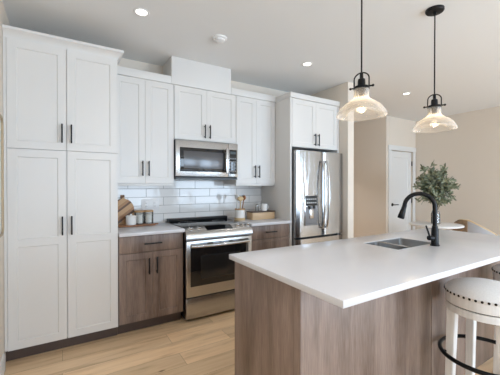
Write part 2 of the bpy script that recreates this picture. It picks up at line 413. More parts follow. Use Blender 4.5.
# ------------------------------------------------------------------ cabinets
YP = D - .607        # pantry door face
YB = D - .610        # base door face
YU = D - .324        # upper door face
def pull(parent, x, z, yf, L=.135, vert=True):
    m = MB(); o = .03; h = L / 2; t = .0055
    if vert:
        m.box(x - t, x + t, yf - o - t, yf - o + t, z - h, z + h, bev=.0015)
        for s in (-1, 1): m.box(x - t * .8, x + t * .8, yf - o, yf, z + s * (h - .018) - t * .8, z + s * (h - .018) + t * .8)
    else:
        m.box(x - h, x + h, yf - o - t, yf - o + t, z - t, z + t, bev=.0015)
        for s in (-1, 1): m.box(x + s * (h - .018) - t * .8, x + s * (h - .018) + t * .8, yf - o, yf, z - t * .8, z + t * .8)
    return m.build('handle', 'black', parent)
def door_part(parent, x0, x1, zs, yf, m, hx=None, hz=None, L=.135, rail=.058):
    d = MB().shaker(x0, x1, zs, yf, rail=rail).build('door', m, parent)
    if hx is not None: pull(d, hx, hz, yf, L)
    return d
G = .0022
# tall pantry
XA, XB, XC = -.343, .036, .414
p = thing('pantry_cabinet', 'tall white shaker pantry cabinet with four doors at the left wall', 'cabinet', ((XA + XC) / 2, YP, 0))
cb = MB(); cb.box(XL + .002, XC + .003, YP + .021, D - .012, .10, 2.424); cb.box(XL + .002, XA - G, YP + .004, YP + .022, .10, 2.424)
cb.build('carcass', 'cab_white', p)
MB().box(XL + .002, XC + .003, YP + .06, YP + .075, 0, .10).build('toe_kick', 'toe', p)
ZS = 1.607
for x0, x1, hx in ((XA, XB - G, XB - .032), (XB + G, XC, XB + .032)):
    door_part(p, x0, x1, [ZS + G, 2.42], YP, 'cab_white', hx, 1.742, .15)
    door_part(p, x0, x1, [.098, .893, ZS - G], YP, 'cab_white', hx, 1.010, .15)
cr = MB()   # crown with a return on its right end
prof = [(0, 2.422), (.006, 2.422), (.008, 2.440), (.030, 2.468), (.046, 2.478), (.046, 2.498), (0, 2.498)]
yb, xr = YP + .018, XC + .003
path = [(XL + .002, yb, 0, -1), (xr, yb, 1, -1), (xr, YU - .016, 1, 0)]
rg = []
for px, py, dx, dy in path: rg.append([cr.bm.verts.new((px + dx * o, py + dy * o, z)) for o, z in prof])
for A, B in zip(rg, rg[1:]):
    for k in range(len(prof)): cr.bm.faces.new((A[k], A[(k + 1) % len(prof)], B[(k + 1) % len(prof)], B[k]))
cr.bm.faces.new(rg[0]); cr.bm.faces.new(rg[-1][::-1])
cr.build('crown_moulding', 'cab_white', p)
# left base cabinet
x0, x1 = .420, 1.000
b = thing('base_cabinet', 'brown stained base cabinet between the pantry and the range', 'cabinet', ((x0 + x1) / 2, YB, 0), 'brown base cabinets along the back wall')
MB().box(x0, x1, YB + .021, D - .012, .10, .882).build('carcass', 'stain', b)
MB().box(x0, x1, YB + .075, YB + .09, 0, .10).build('toe_kick', 'toe', b)
def drawer(parent, x0, x1, z0, z1, yf, hz=None, L=.14, slab=False):
    d = (MB().box(x0, x1, yf, yf + .02, z0, z1, bev=.002) if slab else MB().shaker(x0, x1, [z0, z1], yf, rail=.03, dep=.007)).build('drawer', 'stain', parent)
    if hz: pull(d, (x0 + x1) / 2, hz, yf, L, False)
    return d
xm = (x0 + x1) / 2
drawer(b, x0 + G, x1 - G, .728, .876, YB, .803, .16, True)
door_part(b, x0 + G, xm - G / 2, [.108, .722], YB, 'stain', xm - .035, .60, .15)
door_part(b, xm + G / 2, x1 - G, [.108, .722], YB, 'stain', xm + .035, .60, .15)
# right base cabinet (drawers)
x0, x1 = 1.762, 2.316
b = thing('base_cabinet', 'brown stained drawer cabinet between the range and the refrigerator panel', 'cabinet', ((x0 + x1) / 2, YB, 0), 'brown base cabinets along the back wall')
MB().box(x0, x1, YB + .021, D - .012, .10, .882).build('carcass', 'stain', b)
MB().box(x0, x1, YB + .075, YB + .09, 0, .10).build('toe_kick', 'toe', b)
for z0, z1 in ((.728, .876), (.418, .722), (.108, .412)): drawer(b, x0 + G, x1 - G, z0, z1, YB, (z0 + z1) / 2 + .0, .15, z1 - z0 < .2)
# countertops beside the range
for a, c_, lab in ((.420, 1.004, 'white quartz countertop left of the range with cutting board and jars'), (1.760, 2.318, 'white quartz countertop right of the range with utensil crock')):
    tag(centre_origin(MB().box(a, c_, D - .651, D - .009, .884, .914, bev=.002).build('countertop', 'quartz')), lab, 'countertop', 'quartz countertops along the back wall')
# upper cabinets
def upper(x0, x1, z0, z1, label, hz, crown=None, rail_strip=True):
    u = thing('upper_cabinet', label, 'cabinet', ((x0 + x1) / 2, YU, z0), 'white upper cabinets on the back wall')
    MB().box(x0, x1, YU + .021, D - .009 if z0 > 1.4 else D - .0085, z0, z1).build('carcass', 'cab_white', u)
    xm = (x0 + x1) / 2
    for a, c_, hx in ((x0 + G, xm - G / 2, xm - .03), (xm + G / 2, x1 - G, xm + .03)): door_part(u, a, c_, [z0 + .002, z1 - .002], YU, 'cab_white', hx, hz, .15)
    if rail_strip: MB().box(x0, x1, YU + .012, YU + .034, z0 - .024, z0, bev=.002).build('light_rail', 'cab_white', u)
    if crown: MB().box(crown[0], crown[1], YU - .012, D - .012, z1 + .001, z1 + .078, bev=.003).build('crown_moulding', 'cab_white', u)
    return u
upper(.420, 1.003, 1.352, 2.389, 'white upper cabinet beside the pantry over the left countertop', 1.50, (.420, .974))
upper(1.006, 1.746, 1.822, 2.389, 'short white upper cabinet directly above the microwave', 1.925, rail_strip=False)
upper(1.749, 2.316, 1.352, 2.389, 'white upper cabinet between the microwave and the refrigerator panel', 1.50, (1.678, 2.316))
struct(MB().box(.976, 1.676, YU - .010, D, 2.391, CE, bev=.003).build('trim_hood_chase', 'cab_white'), 'boxed white vent chase above the microwave cabinet', 'vent chase')
# refrigerator enclosure
YFc = D - .62
f = thing('refrigerator_cabinet', 'white cabinet with two doors and side panel around the refrigerator', 'cabinet', (2.76, YFc, 0))
MB().box(2.320, 2.348, YFc, D - .012, 0, 2.384, bev=.0015).build('side_panel', 'cab_white', f)
MB().box(3.128, 3.160, YFc, D - .012, 0, 2.384, bev=.0015).build('side_panel', 'cab_white', f)
MB().box(2.349, 3.127, YFc + .021, D - .012, 1.80, 2.384).build('carcass', 'cab_white', f)
xm = 2.738
door_part(f, 2.352, xm - G / 2, [1.802, 2.380], YFc, 'cab_white', xm - .03, 1.905, .15)
door_part(f, xm + G / 2, 3.124, [1.802, 2.380], YFc, 'cab_white', xm + .03, 1.905, .15)
MB().box(2.318, 3.162, YFc - .012, D - .013, 2.386, 2.448, bev=.003).build('crown_moulding', 'cab_white', f)

# ------------------------------------------------------------------ refrigerator
YR = D - .70
r = thing('refrigerator', 'stainless french door refrigerator with ice dispenser', 'refrigerator', (2.74, YR, 0))
MB().box(2.370, 3.110, YR + .065, D - .05, .03, 1.745).build('body', 'grey_plastic', r)
MB().box(2.37, 3.11, YR + .06, YR + .066, .02, .70).build('gasket', 'dark', r)
def bowed(x0, x1, z0, z1, name, parent, m='steel_door'):
    """door slab with a softly bowed front and rounded edges"""
    mb = MB(); n = 16; xs = [x0 + (x1 - x0) * i / n for i in range(n + 1)]
    fr = []
    for x in xs:
        t = (x - x0) / (x1 - x0); e = min(1, min(t, 1 - t) / .07)
        fr.append(YR + .012 * (1 - math.sin(e * PI / 2)) + .022 * (2 * t - 1) ** 2 * .25)
    poly = list(zip(xs, fr)) + [(x1, YR + .058), (x0, YR + .058)]
    mb.prism_z(poly, z0, z1)
    return mb.build(name, m, parent)
XS = 2.792
dl = bowed(2.362, XS - .003, .712, 1.752, 'door', r); dr = bowed(XS + .003, 3.154, .712, 1.752, 'door', r)
fz = bowed(2.362, 3.154, .06, .685, 'freezer_drawer', r)
def bow_handle(x, z0, z1, parent):
    mb = MB(); pts = []
    for i in range(15):
        t = i / 14; z = z0 + (z1 - z0) * t
        pts.append((x, YR - .018 - .045 * math.sin(PI * t) ** .6, z))
    mb.tube(pts, .0125, 12); 
    for z in (z0 + .012, z1 - .012): mb.cyl((x, YR + .01, z), (x, YR - .03, z), .013, seg=12)
    return mb.build('handle', 'steel_bright', parent)
bow_handle(XS - .035, .80, 1.64, dl); bow_handle(XS + .035, .80, 1.64, dr)
hm = MB(); hm.tube([(2.47 + .56 * i / 12, YR - .02 - .04 * math.sin(PI * i / 12) ** .6, .60) for i in range(13)], .0125, 12)
for x in (2.48, 3.02): hm.cyl((x, YR + .01, .60), (x, YR - .03, .60), .013, seg=12)
hm.build('handle', 'steel_bright', fz)
# dispenser in the left door
dx0, dx1 = 2.475, 2.685
ds = MB(); ds.box(dx0, dx1, YR - .006, YR + .02, .845, 1.215, bev=.004)
dd = ds.build('dispenser_frame', 'steel_bright', dl)
MB().box(dx0 + .008, dx1 - .008, YR - .009, YR, 1.085, 1.207, bev=.003).build('control_panel', 'black_plastic', dl)
MB().box(dx0 + .012, dx1 - .012, YR - .0085, YR, .87, 1.08, bev=.003).build('dispenser_cavity', 'grey_plastic', dl)
for ox, rr in ((-.04, .016), (.035, .012)):
    MB().cyl(((dx0 + dx1) / 2 + ox, YR - .02, 1.05), ((dx0 + dx1) / 2 + ox, YR - .02, 1.0845), rr, seg=12).build('nozzle', 'black_plastic', dl)
MB().box((dx0 + dx1) / 2 - .035, (dx0 + dx1) / 2 + .035, YR - .018, YR - .008, .93, 1.045, bev=.005).build('paddle', 'steel', dl)
MB().box(dx0 + .006, dx1 - .006, YR - .022, YR - .004, .848, .868, bev=.003).build('drip_tray', 'grey_plastic', dl)
for i in range(5):
    for j in range(2): MB().box(dx0 + .03 + i * .034, dx0 + .046 + i * .034, YR - .0105, YR - .0088, 1.115 + j * .045, 1.127 + j * .045).build('button', 'plastic_white', dl)

# ------------------------------------------------------------------ microwave
YM = D - .366
mw = thing('microwave', 'stainless over-the-range microwave under the short white cabinet', 'microwave', (1.378, YM, 1.408))
MB().box(1.009, 1.747, YM + .02, D - .010, 1.412, 1.815, bev=.003).build('body', 'black_plastic', mw)
md = MB().box(1.009, 1.622, YM, YM + .022, 1.428, 1.812, bev=.004).build('door', 'steel', mw)
MB().box(1.052, 1.592, YM - .0025, YM + .005, 1.480, 1.735, bev=.002).build('door_glass', 'black_glass', md)
MB().box(1.092, 1.560, YM - .0035, YM + .004, 1.512, 1.700, bev=.001).build('window_screen', mat('perforated screen', (0.10, 0.10, 0.105), 0.18, 0.3), md)
hm = MB(); hm.box(1.578, 1.602, YM - .042, YM - .026, 1.463, 1.755, bev=.005)
for z in (1.49, 1.73): hm.box(1.582, 1.598, YM - .03, YM, z - .012, z + .012)
hm.build('handle', 'steel_bright', md)
mp_ = MB().box(1.625, 1.747, YM, YM + .022, 1.428, 1.812, bev=.004).build('control_panel', 'steel', mw)
MB().box(1.634, 1.734, YM - .002, YM + .004, 1.462, 1.742, bev=.002).build('panel_glass', 'black_glass', mp_)
MB().box(1.648, 1.720, YM - .003, YM, 1.690, 1.722).build('display', 'display', mp_)
for i in range(3):
    for j in range(5): MB().box(1.648 + i * .028, 1.662 + i * .028, YM - .0032, YM - .0018, 1.49 + j * .036, 1.502 + j * .036).build('button', 'grey_plastic', mp_)
MB().box(1.012, 1.744, YM + .004, D - .015, 1.400, 1.413).build('vent_grille', 'black_plastic', mw)

# ------------------------------------------------------------------ range
YO = D - .665
rg_ = thing('range', 'stainless slide-in electric range with black glass oven door', 'range', (1.382, YO, 0))
X0, X1 = 1.010, 1.754
MB().box(X0 + .004, X1 - .004, YO + .045, D - .012, .03, .895).build('body', 'black_plastic', rg_)
ct = MB().box(X0 - .002, X1 + .002, YO + .10, D - .02, .905, .921, bev=.003).build('cooktop', 'cooktop', rg_)
for x, y, rr in ((1.19, 2.97, .085), (1.56, 2.97, .105), (1.19, 3.22, .105), (1.56, 3.22, .075)):
    MB().lathe([(rr - .003, .9212), (rr - .003, .9217), (rr + .002, .9217), (rr + .002, .9212), (rr - .003, .9212)], c=(x, y, 0), seg=40).build('burner_ring', 'grey_plastic', ct)
MB().prism_x([(D - .09, .921), (D - .10, .935), (D - .09, .955), (D - .022, .955), (D - .022, .921)], X0 + .004, X1 - .004).build('rear_vent', 'black_plastic', rg_)
# sloped control fascia
fs = MB().prism_x([(YO + .115, .919), (YO + .115, .90), (YO + .045, .80), (YO - .012, .800), (YO - .012, .852), (YO + .006, .878), (YO + .100, .924)], X0, X1).build('control_panel', 'steel', rg_)
nrm = Vector((0, -.046, .094)).normalized(); tn = Vector((0, .094, .046)).normalized()
base = Vector((0, YO + .050, .8995))
rt = nrm.to_track_quat('Z', 'Y').to_matrix()
for x in (1.075, 1.165, 1.600, 1.665, 1.725):
    MB().lathe([(0, -.002), (.026, -.002), (.027, .004), (.021, .008), (.020, .024), (.018, .027), (0, .027)], seg=24, rot=rt, c=(x, base.y, base.z)).build('knob', 'steel_bright', rg_)
pd = MB(); q = [base + tn * s for s in (-.040, .040)]
o1 = nrm * .0012; o0 = -nrm * .004
pd._add([(1.235, *(q[0] + o1)[1:]), (1.53, *(q[0] + o1)[1:]), (1.53, *(q[1] + o1)[1:]), (1.235, *(q[1] + o1)[1:]), (1.235, *(q[0] + o0)[1:]), (1.53, *(q[0] + o0)[1:]), (1.53, *(q[1] + o0)[1:]), (1.235, *(q[1] + o0)[1:])],
        [(0, 1, 2, 3), (7, 6, 5, 4), (0, 4, 5, 1), (1, 5, 6, 2), (2, 6, 7, 3), (3, 7, 4, 0)])
pd.build('touch_panel', 'black_glass', rg_)
od = MB().box(X0 + .003, X1 - .003, YO, YO + .045, .245, .790, bev=.005).build('oven_door', 'steel', rg_)
MB().box(X0 + .045, X1 - .045, YO - .003, YO + .01, .345, .765, bev=.003).build('door_glass', 'black_glass', od)
MB().box(X0 + .15, X1 - .15, YO - .0036, YO + .005, .41, .64, bev=.002).build('oven_window', mat('oven window', (0.018, 0.017, 0.017), 0.08), od)
hm = MB(); hm.tube([(X0 + .05 + (X1 - X0 - .10) * i / 14, YO - .030 - .028 * math.sin(PI * i / 14) ** .7, .742) for i in range(15)], .0145, 12)
for x in (X0 + .06, X1 - .06): hm.box(x - .014, x + .014, YO - .034, YO + .002, .728, .756, bev=.003)
hm.build('handle', 'steel_bright', od)
MB().box(X0 + .003, X1 - .003, YO + .002, YO + .045, .035, .236, bev=.005).build('storage_drawer', 'steel', rg_)
for x in (X0 + .05, X1 - .05):
    for y in (YO + .09, D - .08): MB().cyl((x, y, 0), (x, y, .0295), .018, seg=12).build('levelling_foot', 'black_plastic', rg_)

# ------------------------------------------------------------------ island
IX0, IX1, IY0, IY1 = .857, 3.085, .75, 1.63
isl = thing('kitchen_island', 'brown stained wood island body under the white quartz top', 'island', (1.95, 1.19, 0))
BX0, BX1, BY0, BY1 = .880, 3.06, 1.010, 1.600
MB().box(BX0, BX0 + .02, BY0 - .004, BY1, 0, .884, bev=.003).build('end_panel', 'stain', isl)
MB().box(BX0 + .0205, 1.944, BY0, BY0 + .02, 0, .884, bev=.002).build('back_panel', 'stain', isl)
MB().box(1.952, BX1, BY0, BY0 + .02, 0, .884, bev=.002).build('back_panel', 'stain', isl)
MB().box(1.935, 1.961, BY0 + .021, BY0 + .03, 0, .884).build('backing_strip', 'toe', isl)
MB().box(BX1 + .001, BX1 + .02, BY0 - .004, BY1, 0, .884, bev=.003).build('end_panel', 'stain', isl)
cab = MB(); cab.box(BX0 + .021, BX1, BY1 - .03, BY1 - .021, .10, .70); cab.box(BX0 + .021, BX1, BY1 - .09, BY1 - .075, 0, .10)
cab.build('carcass', 'stain', isl)
nx = 4
for i in range(nx):
    a = BX0 + .022 + (BX1 - BX0 - .022) * i / nx; c_ = BX0 + .022 + (BX1 - BX0 - .022) * (i + 1) / nx
    MB().box(a + .002, c_ - .002, BY1 - .02, BY1, .108, .876, bev=.002).build('door', 'stain', isl)
# quartz top with the sink cut-out
SX0, SX1, SY0, SY1 = 1.850, 2.305, 1.170, 1.440
def slab_with_hole(z0, z1):
    mb = MB(); xs = [IX0, SX0, SX1, IX1]; ys = [IY0, SY0, SY1, IY1]; V = {}
    for k, z in enumerate((z0, z1)):
        for i, x in enumerate(xs):
            for j, y in enumerate(ys): V[i, j, k] = mb.bm.verts.new((x, y, z))
    F = mb.bm.faces.new
    for i in range(3):
        for j in range(3):
            if (i, j) == (1, 1): continue
            F((V[i, j, 1], V[i + 1, j, 1], V[i + 1, j + 1, 1], V[i, j + 1, 1])); F((V[i, j, 0], V[i, j + 1, 0], V[i + 1, j + 1, 0], V[i + 1, j, 0]))
    for i in range(3):
        for j in (0, 3): F((V[i, j, 0], V[i + 1, j, 0], V[i + 1, j, 1], V[i, j, 1])); F((V[j, i, 0], V[j, i + 1, 0], V[j, i + 1, 1], V[j, i, 1]))
    F((V[1, 1, 0], V[2, 1, 0], V[2, 1, 1], V[1, 1, 1])); F((V[1, 2, 0], V[2, 2, 0], V[2, 2, 1], V[1, 2, 1]))
    F((V[1, 1, 0], V[1, 2, 0], V[1, 2, 1], V[1, 1, 1])); F((V[2, 1, 0], V[2, 2, 0], V[2, 2, 1], V[2, 1, 1]))
    bmesh.ops.recalc_face_normals(mb.bm, faces=mb.bm.faces[:])
    es = [e for e in mb.bm.edges if len(e.link_faces) == 2 and e.link_faces[0].normal.dot(e.link_faces[1].normal) < .5]
    bmesh.ops.bevel(mb.bm, geom=es, offset=.0025, segments=2, profile=.5, affect='EDGES')
    return mb
tag(centre_origin(slab_with_hole(.885, .914).build('island_countertop', 'quartz')), 'large white quartz island countertop with the sink cut into it', 'countertop')
# double bowl undermount sink
sk = thing('kitchen_sink', 'stainless double bowl undermount sink in the island', 'sink', ((SX0 + SX1) / 2, (SY0 + SY1) / 2, .884))
def bowl(x0, x1, y0, y1, zt, zb, rad=.030):
    mb = MB(); n = 6
    def ring(x0, x1, y0, y1, r, z):
        out = []
        for cx, cy, a0 in ((x1 - r, y1 - r, 0), (x0 + r, y1 - r, PI / 2), (x0 + r, y0 + r, PI), (x1 - r, y0 + r, 1.5 * PI)):
            for i in range(n + 1): a = a0 + PI / 2 * i / n; out.append(mb.bm.verts.new((cx + r * math.cos(a), cy + r * math.sin(a), z)))
        return out
    R = [ring(x0 - .0015, x1 + .0015, y0 - .0015, y1 + .0015, rad, zb - .002), ring(x0 - .0015, x1 + .0015, y0 - .0015, y1 + .0015, rad, zt), ring(x0, x1, y0, y1, rad, zt), ring(x0, x1, y0, y1, rad, zt - .01)]
    R.append(ring(x0 + .006, x1 - .006, y0 + .006, y1 - .006, rad, zb + .03))
    R.append(ring(x0 + .016, x1 - .016, y0 + .016, y1 - .016, rad - .008, zb + .008)); R.append(ring(x0 + .035, x1 - .035, y0 + .035, y1 - .035, rad - .02, zb))
    for A, B in zip(R, R[1:]):
        for k in range(len(A)): mb.bm.faces.new((A[k], A[(k + 1) % len(A)], B[(k + 1) % len(B)], B[k]))
    mb.bm.faces.new(R[-1]); mb.bm.faces.new(R[0][::-1])
    return mb
for a, c_ in ((SX0 + .005, 1.999), (2.019, SX1 - .005)):
    o = bowl(a, c_, SY0 + .005, SY1 - .005, .909, .745).build('bowl', 'sink_steel', sk)
    MB().lathe([(0, .7495), (.030, .7495), (.036, .748), (.038, .7455)], c=((a + c_) / 2, (SY0 + SY1) / 2, 0), seg=24).build('drain', 'steel_bright', o)
MB().box(1.992, 2.026, SY0 + .006, SY1 - .006, .9095, .9115, bev=.0008).build('divider', 'steel_bright', sk)
# faucet
fx, fy = 2.19, 1.115
fc = thing('kitchen_faucet', 'matte black gooseneck pull-down faucet beside the island sink', 'faucet', (fx, fy, .914))
MB().lathe([(0, .9145), (.030, .9145), (.030, .920), (.0245, .926), (.0225, 1.03), (.0185, 1.04), (.0185, 1.05), (0, 1.05)], c=(fx, fy, 0)).build('base', 'black', fc)
ux, uy = -.50, .866        # direction of the spout, over the sink
L_, zt = .094, 1.178
pts = [(fx, fy, 1.04), (fx, fy, 1.10), (fx, fy, 1.15)]
for i in range(1, 19):
    a = PI - (PI * .98) * i / 18
    pts.append((fx + ux * (L_ + L_ * math.cos(a)), fy + uy * (L_ + L_ * math.cos(a)), zt + L_ * math.sin(a) * 1.0))
MB().tube(pts, .0145, 16).build('spout', 'black', fc)
e = Vector(pts[-1]); dn = Vector((ux * .27, uy * .27, -1)).normalized()
MB().tube([e - dn * .004, e + dn * .03, e + dn * .034, e + dn * .085, e + dn * .095], .016, 18, radii=[.0155, .0165, .0185, .0235, .0215]).build('spray_head', 'black', fc)
lv = MB(); lv.cyl((fx - .018, fy + .004, .968), (fx - .055, fy + .012, .970), .0165, seg=18); lv.tube([(fx - .046, fy + .010, .975), (fx - .062, fy + .012, 1.01), (fx - .082, fy + .016, 1.055)], .006, 10)
lv.build('lever', 'black', fc)

# ------------------------------------------------------------------ bar stools
def make_stool(cx, cy, label):
    st = thing('bar_stool', label, 'stool', (cx, cy, 0), 'bar stools at the island')
    R = .194
    MB().lathe([(0, .783), (.06, .781), (.12, .774), (.158, .762), (.182, .746), (R + .002, .731), (R + .001, .713), (0, .713)], c=(cx, cy, 0), seg=48).build('seat_cushion', 'linen', st)
    MB().lathe([(0, .712), (R - .002, .712), (R, .707), (R, .664), (R - .004, .661), (0, .661)], c=(cx, cy, 0), seg=48).build('seat_band', 'whitewash', st)
    MB().lathe([(0, .6605), (R - .012, .6605), (R - .012, .656), (0, .656)], c=(cx, cy, 0), seg=48).build('swivel_plate', 'black', st)
    MB().lathe([(R - .05, .655), (R - .003, .655), (R - .001, .652), (R - .001, .618), (R - .05, .618), (R - .05, .655)], c=(cx, cy, 0), seg=48).build('seat_base', 'whitewash', st)
    n0 = None
    for k in range(44):
        a = 2 * PI * k / 44
        if n0 is None:
            n0 = MB().lathe([(0, .0055), (.004, .004), (.0068, .001), (.0070, -.001), (0, -.001)], seg=10, rot=Matrix.Rotation(PI / 2, 3, 'Y'), c=(0, 0, 0)).build('nailhead', 'nail')
            n0.parent = st; nn = n0
        else: nn = n0.copy(); COL.objects.link(nn); nn.parent = st
        nn.location = ((R + .0015) * math.cos(a), (R + .0015) * math.sin(a), .723); nn.rotation_euler = (0, 0, a)
    for k in range(4):
        a = PI / 4 + k * PI / 2; c_, s_ = math.cos(a), math.sin(a); w = .0225
        lg = MB(); top = Vector((cx + .164 * c_, cy + .164 * s_, .648)); bot = Vector((cx + .184 * c_, cy + .184 * s_, 0))
        v = [bot + Vector((dx * w * .85, dy * w * .85, 0)) for dx, dy in ((-1, -1), (1, -1), (1, 1), (-1, 1))] + [top + Vector((dx * w, dy * w, 0)) for dx, dy in ((-1, -1), (1, -1), (1, 1), (-1, 1))]
        vs, fs_ = lg._add(v, [(3, 2, 1, 0), (4, 5, 6, 7), (0, 1, 5, 4), (1, 2, 6, 5), (2, 3, 7, 6), (3, 0, 4, 7)])
        bmesh.ops.bevel(lg.bm, geom=list({e for f_ in fs_ for e in f_.edges}), offset=.003, segments=2, affect='EDGES')
        l_ = lg.build('leg', 'whitewash', st)
        zz = .369; rr = .164 + .020 * (.648 - zz) / .648
        MB().cyl((cx + (rr + .018) * c_, cy + (rr + .018) * s_, zz), (cx + .212 * c_, cy + .212 * s_, zz), .006, seg=10).build('ring_bolt', 'black', l_)
    MB().tube([(cx + .219 * math.cos(2 * PI * k / 56), cy + .219 * math.sin(2 * PI * k / 56), .369) for k in range(56)], .0115, 12, closed=True).build('foot_ring', 'black', st)
    return st
s1 = make_stool(2.036, .760, 'nearer whitewashed round bar stool with grey nailhead seat under the island top')
s2 = copy_tree(s1); s2.location = (2.735, .772, 0)
s2['label'] = 'second whitewashed bar stool, mostly out of frame at the far end of the island'

# ------------------------------------------------------------------ pendants, downlights, smoke detector
def make_pendant(px, py, label):
    zr = 1.761
    t = thing('pendant_light', label, 'pendant light', (px, py, CE), 'glass pendant lights over the island')
    MB().lathe([(0, CE - .001), (.064, CE - .001), (.064, CE - .014), (.058, CE - .022), (.012, CE - .026), (.010, CE - .045), (0, CE - .045)], c=(px, py, 0), seg=36).build('canopy', 'black', t)
    MB().cyl((px, py, zr + .262), (px, py, CE - .03), .0048, seg=10).build('rod', 'black', t)
    so = MB(); so.lathe([(0, zr + .268), (.010, zr + .268), (.011, zr + .232), (.021, zr + .228), (.023, zr + .212), (.023, zr + .186), (.018, zr + .182), (.018, zr + .112), (0, zr + .112)], c=(px, py, 0), seg=24)
    so.build('socket', 'black', t)
    yk = MB(); w = .045; ca, sa = .40, -.9165
    def P(u, z): return (px + u * ca, py + u * sa, z)
    yk.tube([P(-w, zr + .178), P(-w, zr + .225)] + [P(-w * math.cos(PI * i / 12), zr + .230 + .038 * math.sin(PI * i / 12)) for i in range(13)] + [P(w, zr + .225), P(w, zr + .178)], .0042, 8)
    yk.tube([P(-.068, zr + .179), P(-.03, zr + .179), P(0, zr + .179), P(.03, zr + .179), P(.068, zr + .179)], .0048, 8)
    for u in (-.068, .068): yk.lathe([(0, .009), (.006, .006), (.009, 0), (.006, -.006), (0, -.009)], c=P(u, zr + .179), seg=10)
    yk.lathe([(0, zr + .182), (.044, zr + .182), (.048, zr + .176), (.048, zr + .166), (0, zr + .166)], c=(px, py, 0), seg=30)
    yk.build('yoke', 'black', t)
    pr = [(.045, zr + .165), (.045, zr + .116), (.052, zr + .104), (.072, zr + .090), (.098, zr + .074), (.119, zr + .056), (.133, zr + .038), (.141, zr + .024), (.145, zr + .020), (.148, zr + .008), (.151, zr)]
    th = .003
    MB().lathe(pr + [(r_ - th, z_ + .0005) for r_, z_ in pr[::-1]] + [pr[0]], c=(px, py, 0), seg=56).build('glass_shade', 'shade_glass', t)
    MB().lathe([(.014, zr + .104), (.014, zr + .095), (.024, zr + .075), (.030, zr + .052), (.029, zr + .040), (.020, zr + .026), (0, zr + .020)], c=(px, py, 0), seg=24).build('bulb', 'clear_glass', t)
    fi = MB()
    for k in range(4):
        a = k * PI / 2 + .4; fi.tube([(px + .006 * math.cos(a), py + .006 * math.sin(a), zr + .092), (px + .012 * math.cos(a), py + .012 * math.sin(a), zr + .04)], .0018, 6)
    fi.build('filament', 'filament', t)
    l = bpy.data.lights.new('pendant_bulb_glow', 'POINT'); l.energy = 2.2; l.color = (1.0, .80, .55); l.shadow_soft_size = .02
    lo = bpy.data.objects.new('pendant_bulb_glow', l); COL.objects.link(lo); lo.location = (0, 0, zr + .05 - CE); lo.parent = t
    return t
p1 = make_pendant(1.588, 1.25, 'nearer black pendant light with clear bell glass over the island')
p2 = copy_tree(p1); p2.location = (2.440, 1.25, CE); p2['label'] = 'farther black pendant light hanging over the sink end, round canopy in view'

def make_can(x, y, label, power):
    t = thing('recessed_downlight', label, 'ceiling light', (x, y, CE), 'recessed downlights')
    MB().lathe([(.040, CE - .001), (.048, CE - .006), (.058, CE - .005), (.062, CE - .0008), (.040, CE - .001)], c=(x, y, 0), seg=36).build('trim_ring', 'plastic_white', t)
    MB().lathe([(0, CE - .0035), (.041, CE - .0035), (.041, CE - .001), (0, CE - .001)], c=(x, y, 0), seg=32).build('lens', 'lens', t)
    l = bpy.data.lights.new('downlight_beam', 'SPOT'); l.energy = power; l.color = (1, .96, .93); l.spot_size = math.radians(86); l.spot_blend = .8; l.shadow_soft_size = .04
    lo = bpy.data.objects.new('downlight_beam', l); COL.objects.link(lo); lo.location = (0, 0, -.012); lo.parent = t
    return t
c1 = make_can(.535, 2.470, 'recessed downlight nearest the pantry', 10)
c2 = copy_tree(c1); c2.location = (2.325, 2.550, CE); c2['label'] = 'recessed downlight in front of the refrigerator cabinet'
c3 = copy_tree(c1); c3.location = (4.300, 2.600, CE); c3['label'] = 'small far recessed downlight between the two pendants'
for x, y, lab in ((.535, 1.25, 'added unseen downlight over the aisle left of the island'), (.535, -.40, 'added unseen downlight behind the camera on the pantry side'), (2.325, -.40, 'added unseen downlight behind the island seating'), (4.300, .10, 'added unseen downlight over the living side'), (2.325, -2.2, 'added unseen downlight near the front windows'), (4.300, -2.2, 'added unseen downlight near the patio window'), (4.35, 4.55, 'added unseen downlight inside the hallway opening'), (5.55, 1.2, 'added unseen downlight over the dining corner')):
    make_can(x, y, lab, 120 if 'hallway' in lab else 60 if 'dining' in lab else 64)  # extra downlights, added out of view to raise the room's light level
sd = thing('smoke_detector', 'round white smoke detector on the ceiling between two downlights', 'smoke detector', (1.235, 2.525, CE))
MB().lathe([(0, CE - .001), (.068, CE - .001), (.068, CE - .010), (.060, CE - .016), (0, CE - .016)], c=(1.235, 2.525, 0), seg=36).build('base_plate', 'plastic_white', sd)
MB().lathe([(.050, CE - .0165), (.048, CE - .028), (.040, CE - .034), (0, CE - .036)], c=(1.235, 2.525, 0), seg=36).build('cover', 'plastic_white', sd)

# ------------------------------------------------------------------ things on the left countertop
Z = .9145
# tray
tr = MB(); tr.box(.475, .835, 3.225, 3.372, Z, Z + .016, bev=.006)
tr.box(.836, .880, 3.28, 3.32, Z + .002, Z + .014, bev=.005)
tag(centre_origin(tr.build('serving_board', 'warm_wood')), 'brown wooden serving board under the three jars', 'serving board')
def oval_board():
    mb = MB(); n = 44; o = []
    for k in range(n):
        a = 2 * PI * k / n; c_, s_ = math.cos(a), math.sin(a)
        o.append((.112 * math.copysign(abs(c_) ** .85, c_), .138 + .138 * math.copysign(abs(s_) ** .85, s_)))
    A = [mb.bm.verts.new((x, -.010, z)) for x, z in o]; B = [mb.bm.verts.new((x, .010, z)) for x, z in o]
    fA = mb.bm.faces.new(A); fB = mb.bm.faces.new(B[::-1])
    for k in range(n): mb.bm.faces.new((A[k], B[k], B[(k + 1) % n], A[(k + 1) % n]))
    bmesh.ops.bevel(mb.bm, geom=[e for e in mb.bm.edges if (fA in e.link_faces or fB in e.link_faces)], offset=.004, segments=2, affect='EDGES')
    mb.box(-.020, .020, -.009, .009, .264, .318, bev=.004)
    return mb
bo = oval_board().build('cutting_board', 'board')
bo.location = (.545, 3.398, Z + .0005); bo.rotation_euler = (math.radians(-8), 0, 0)
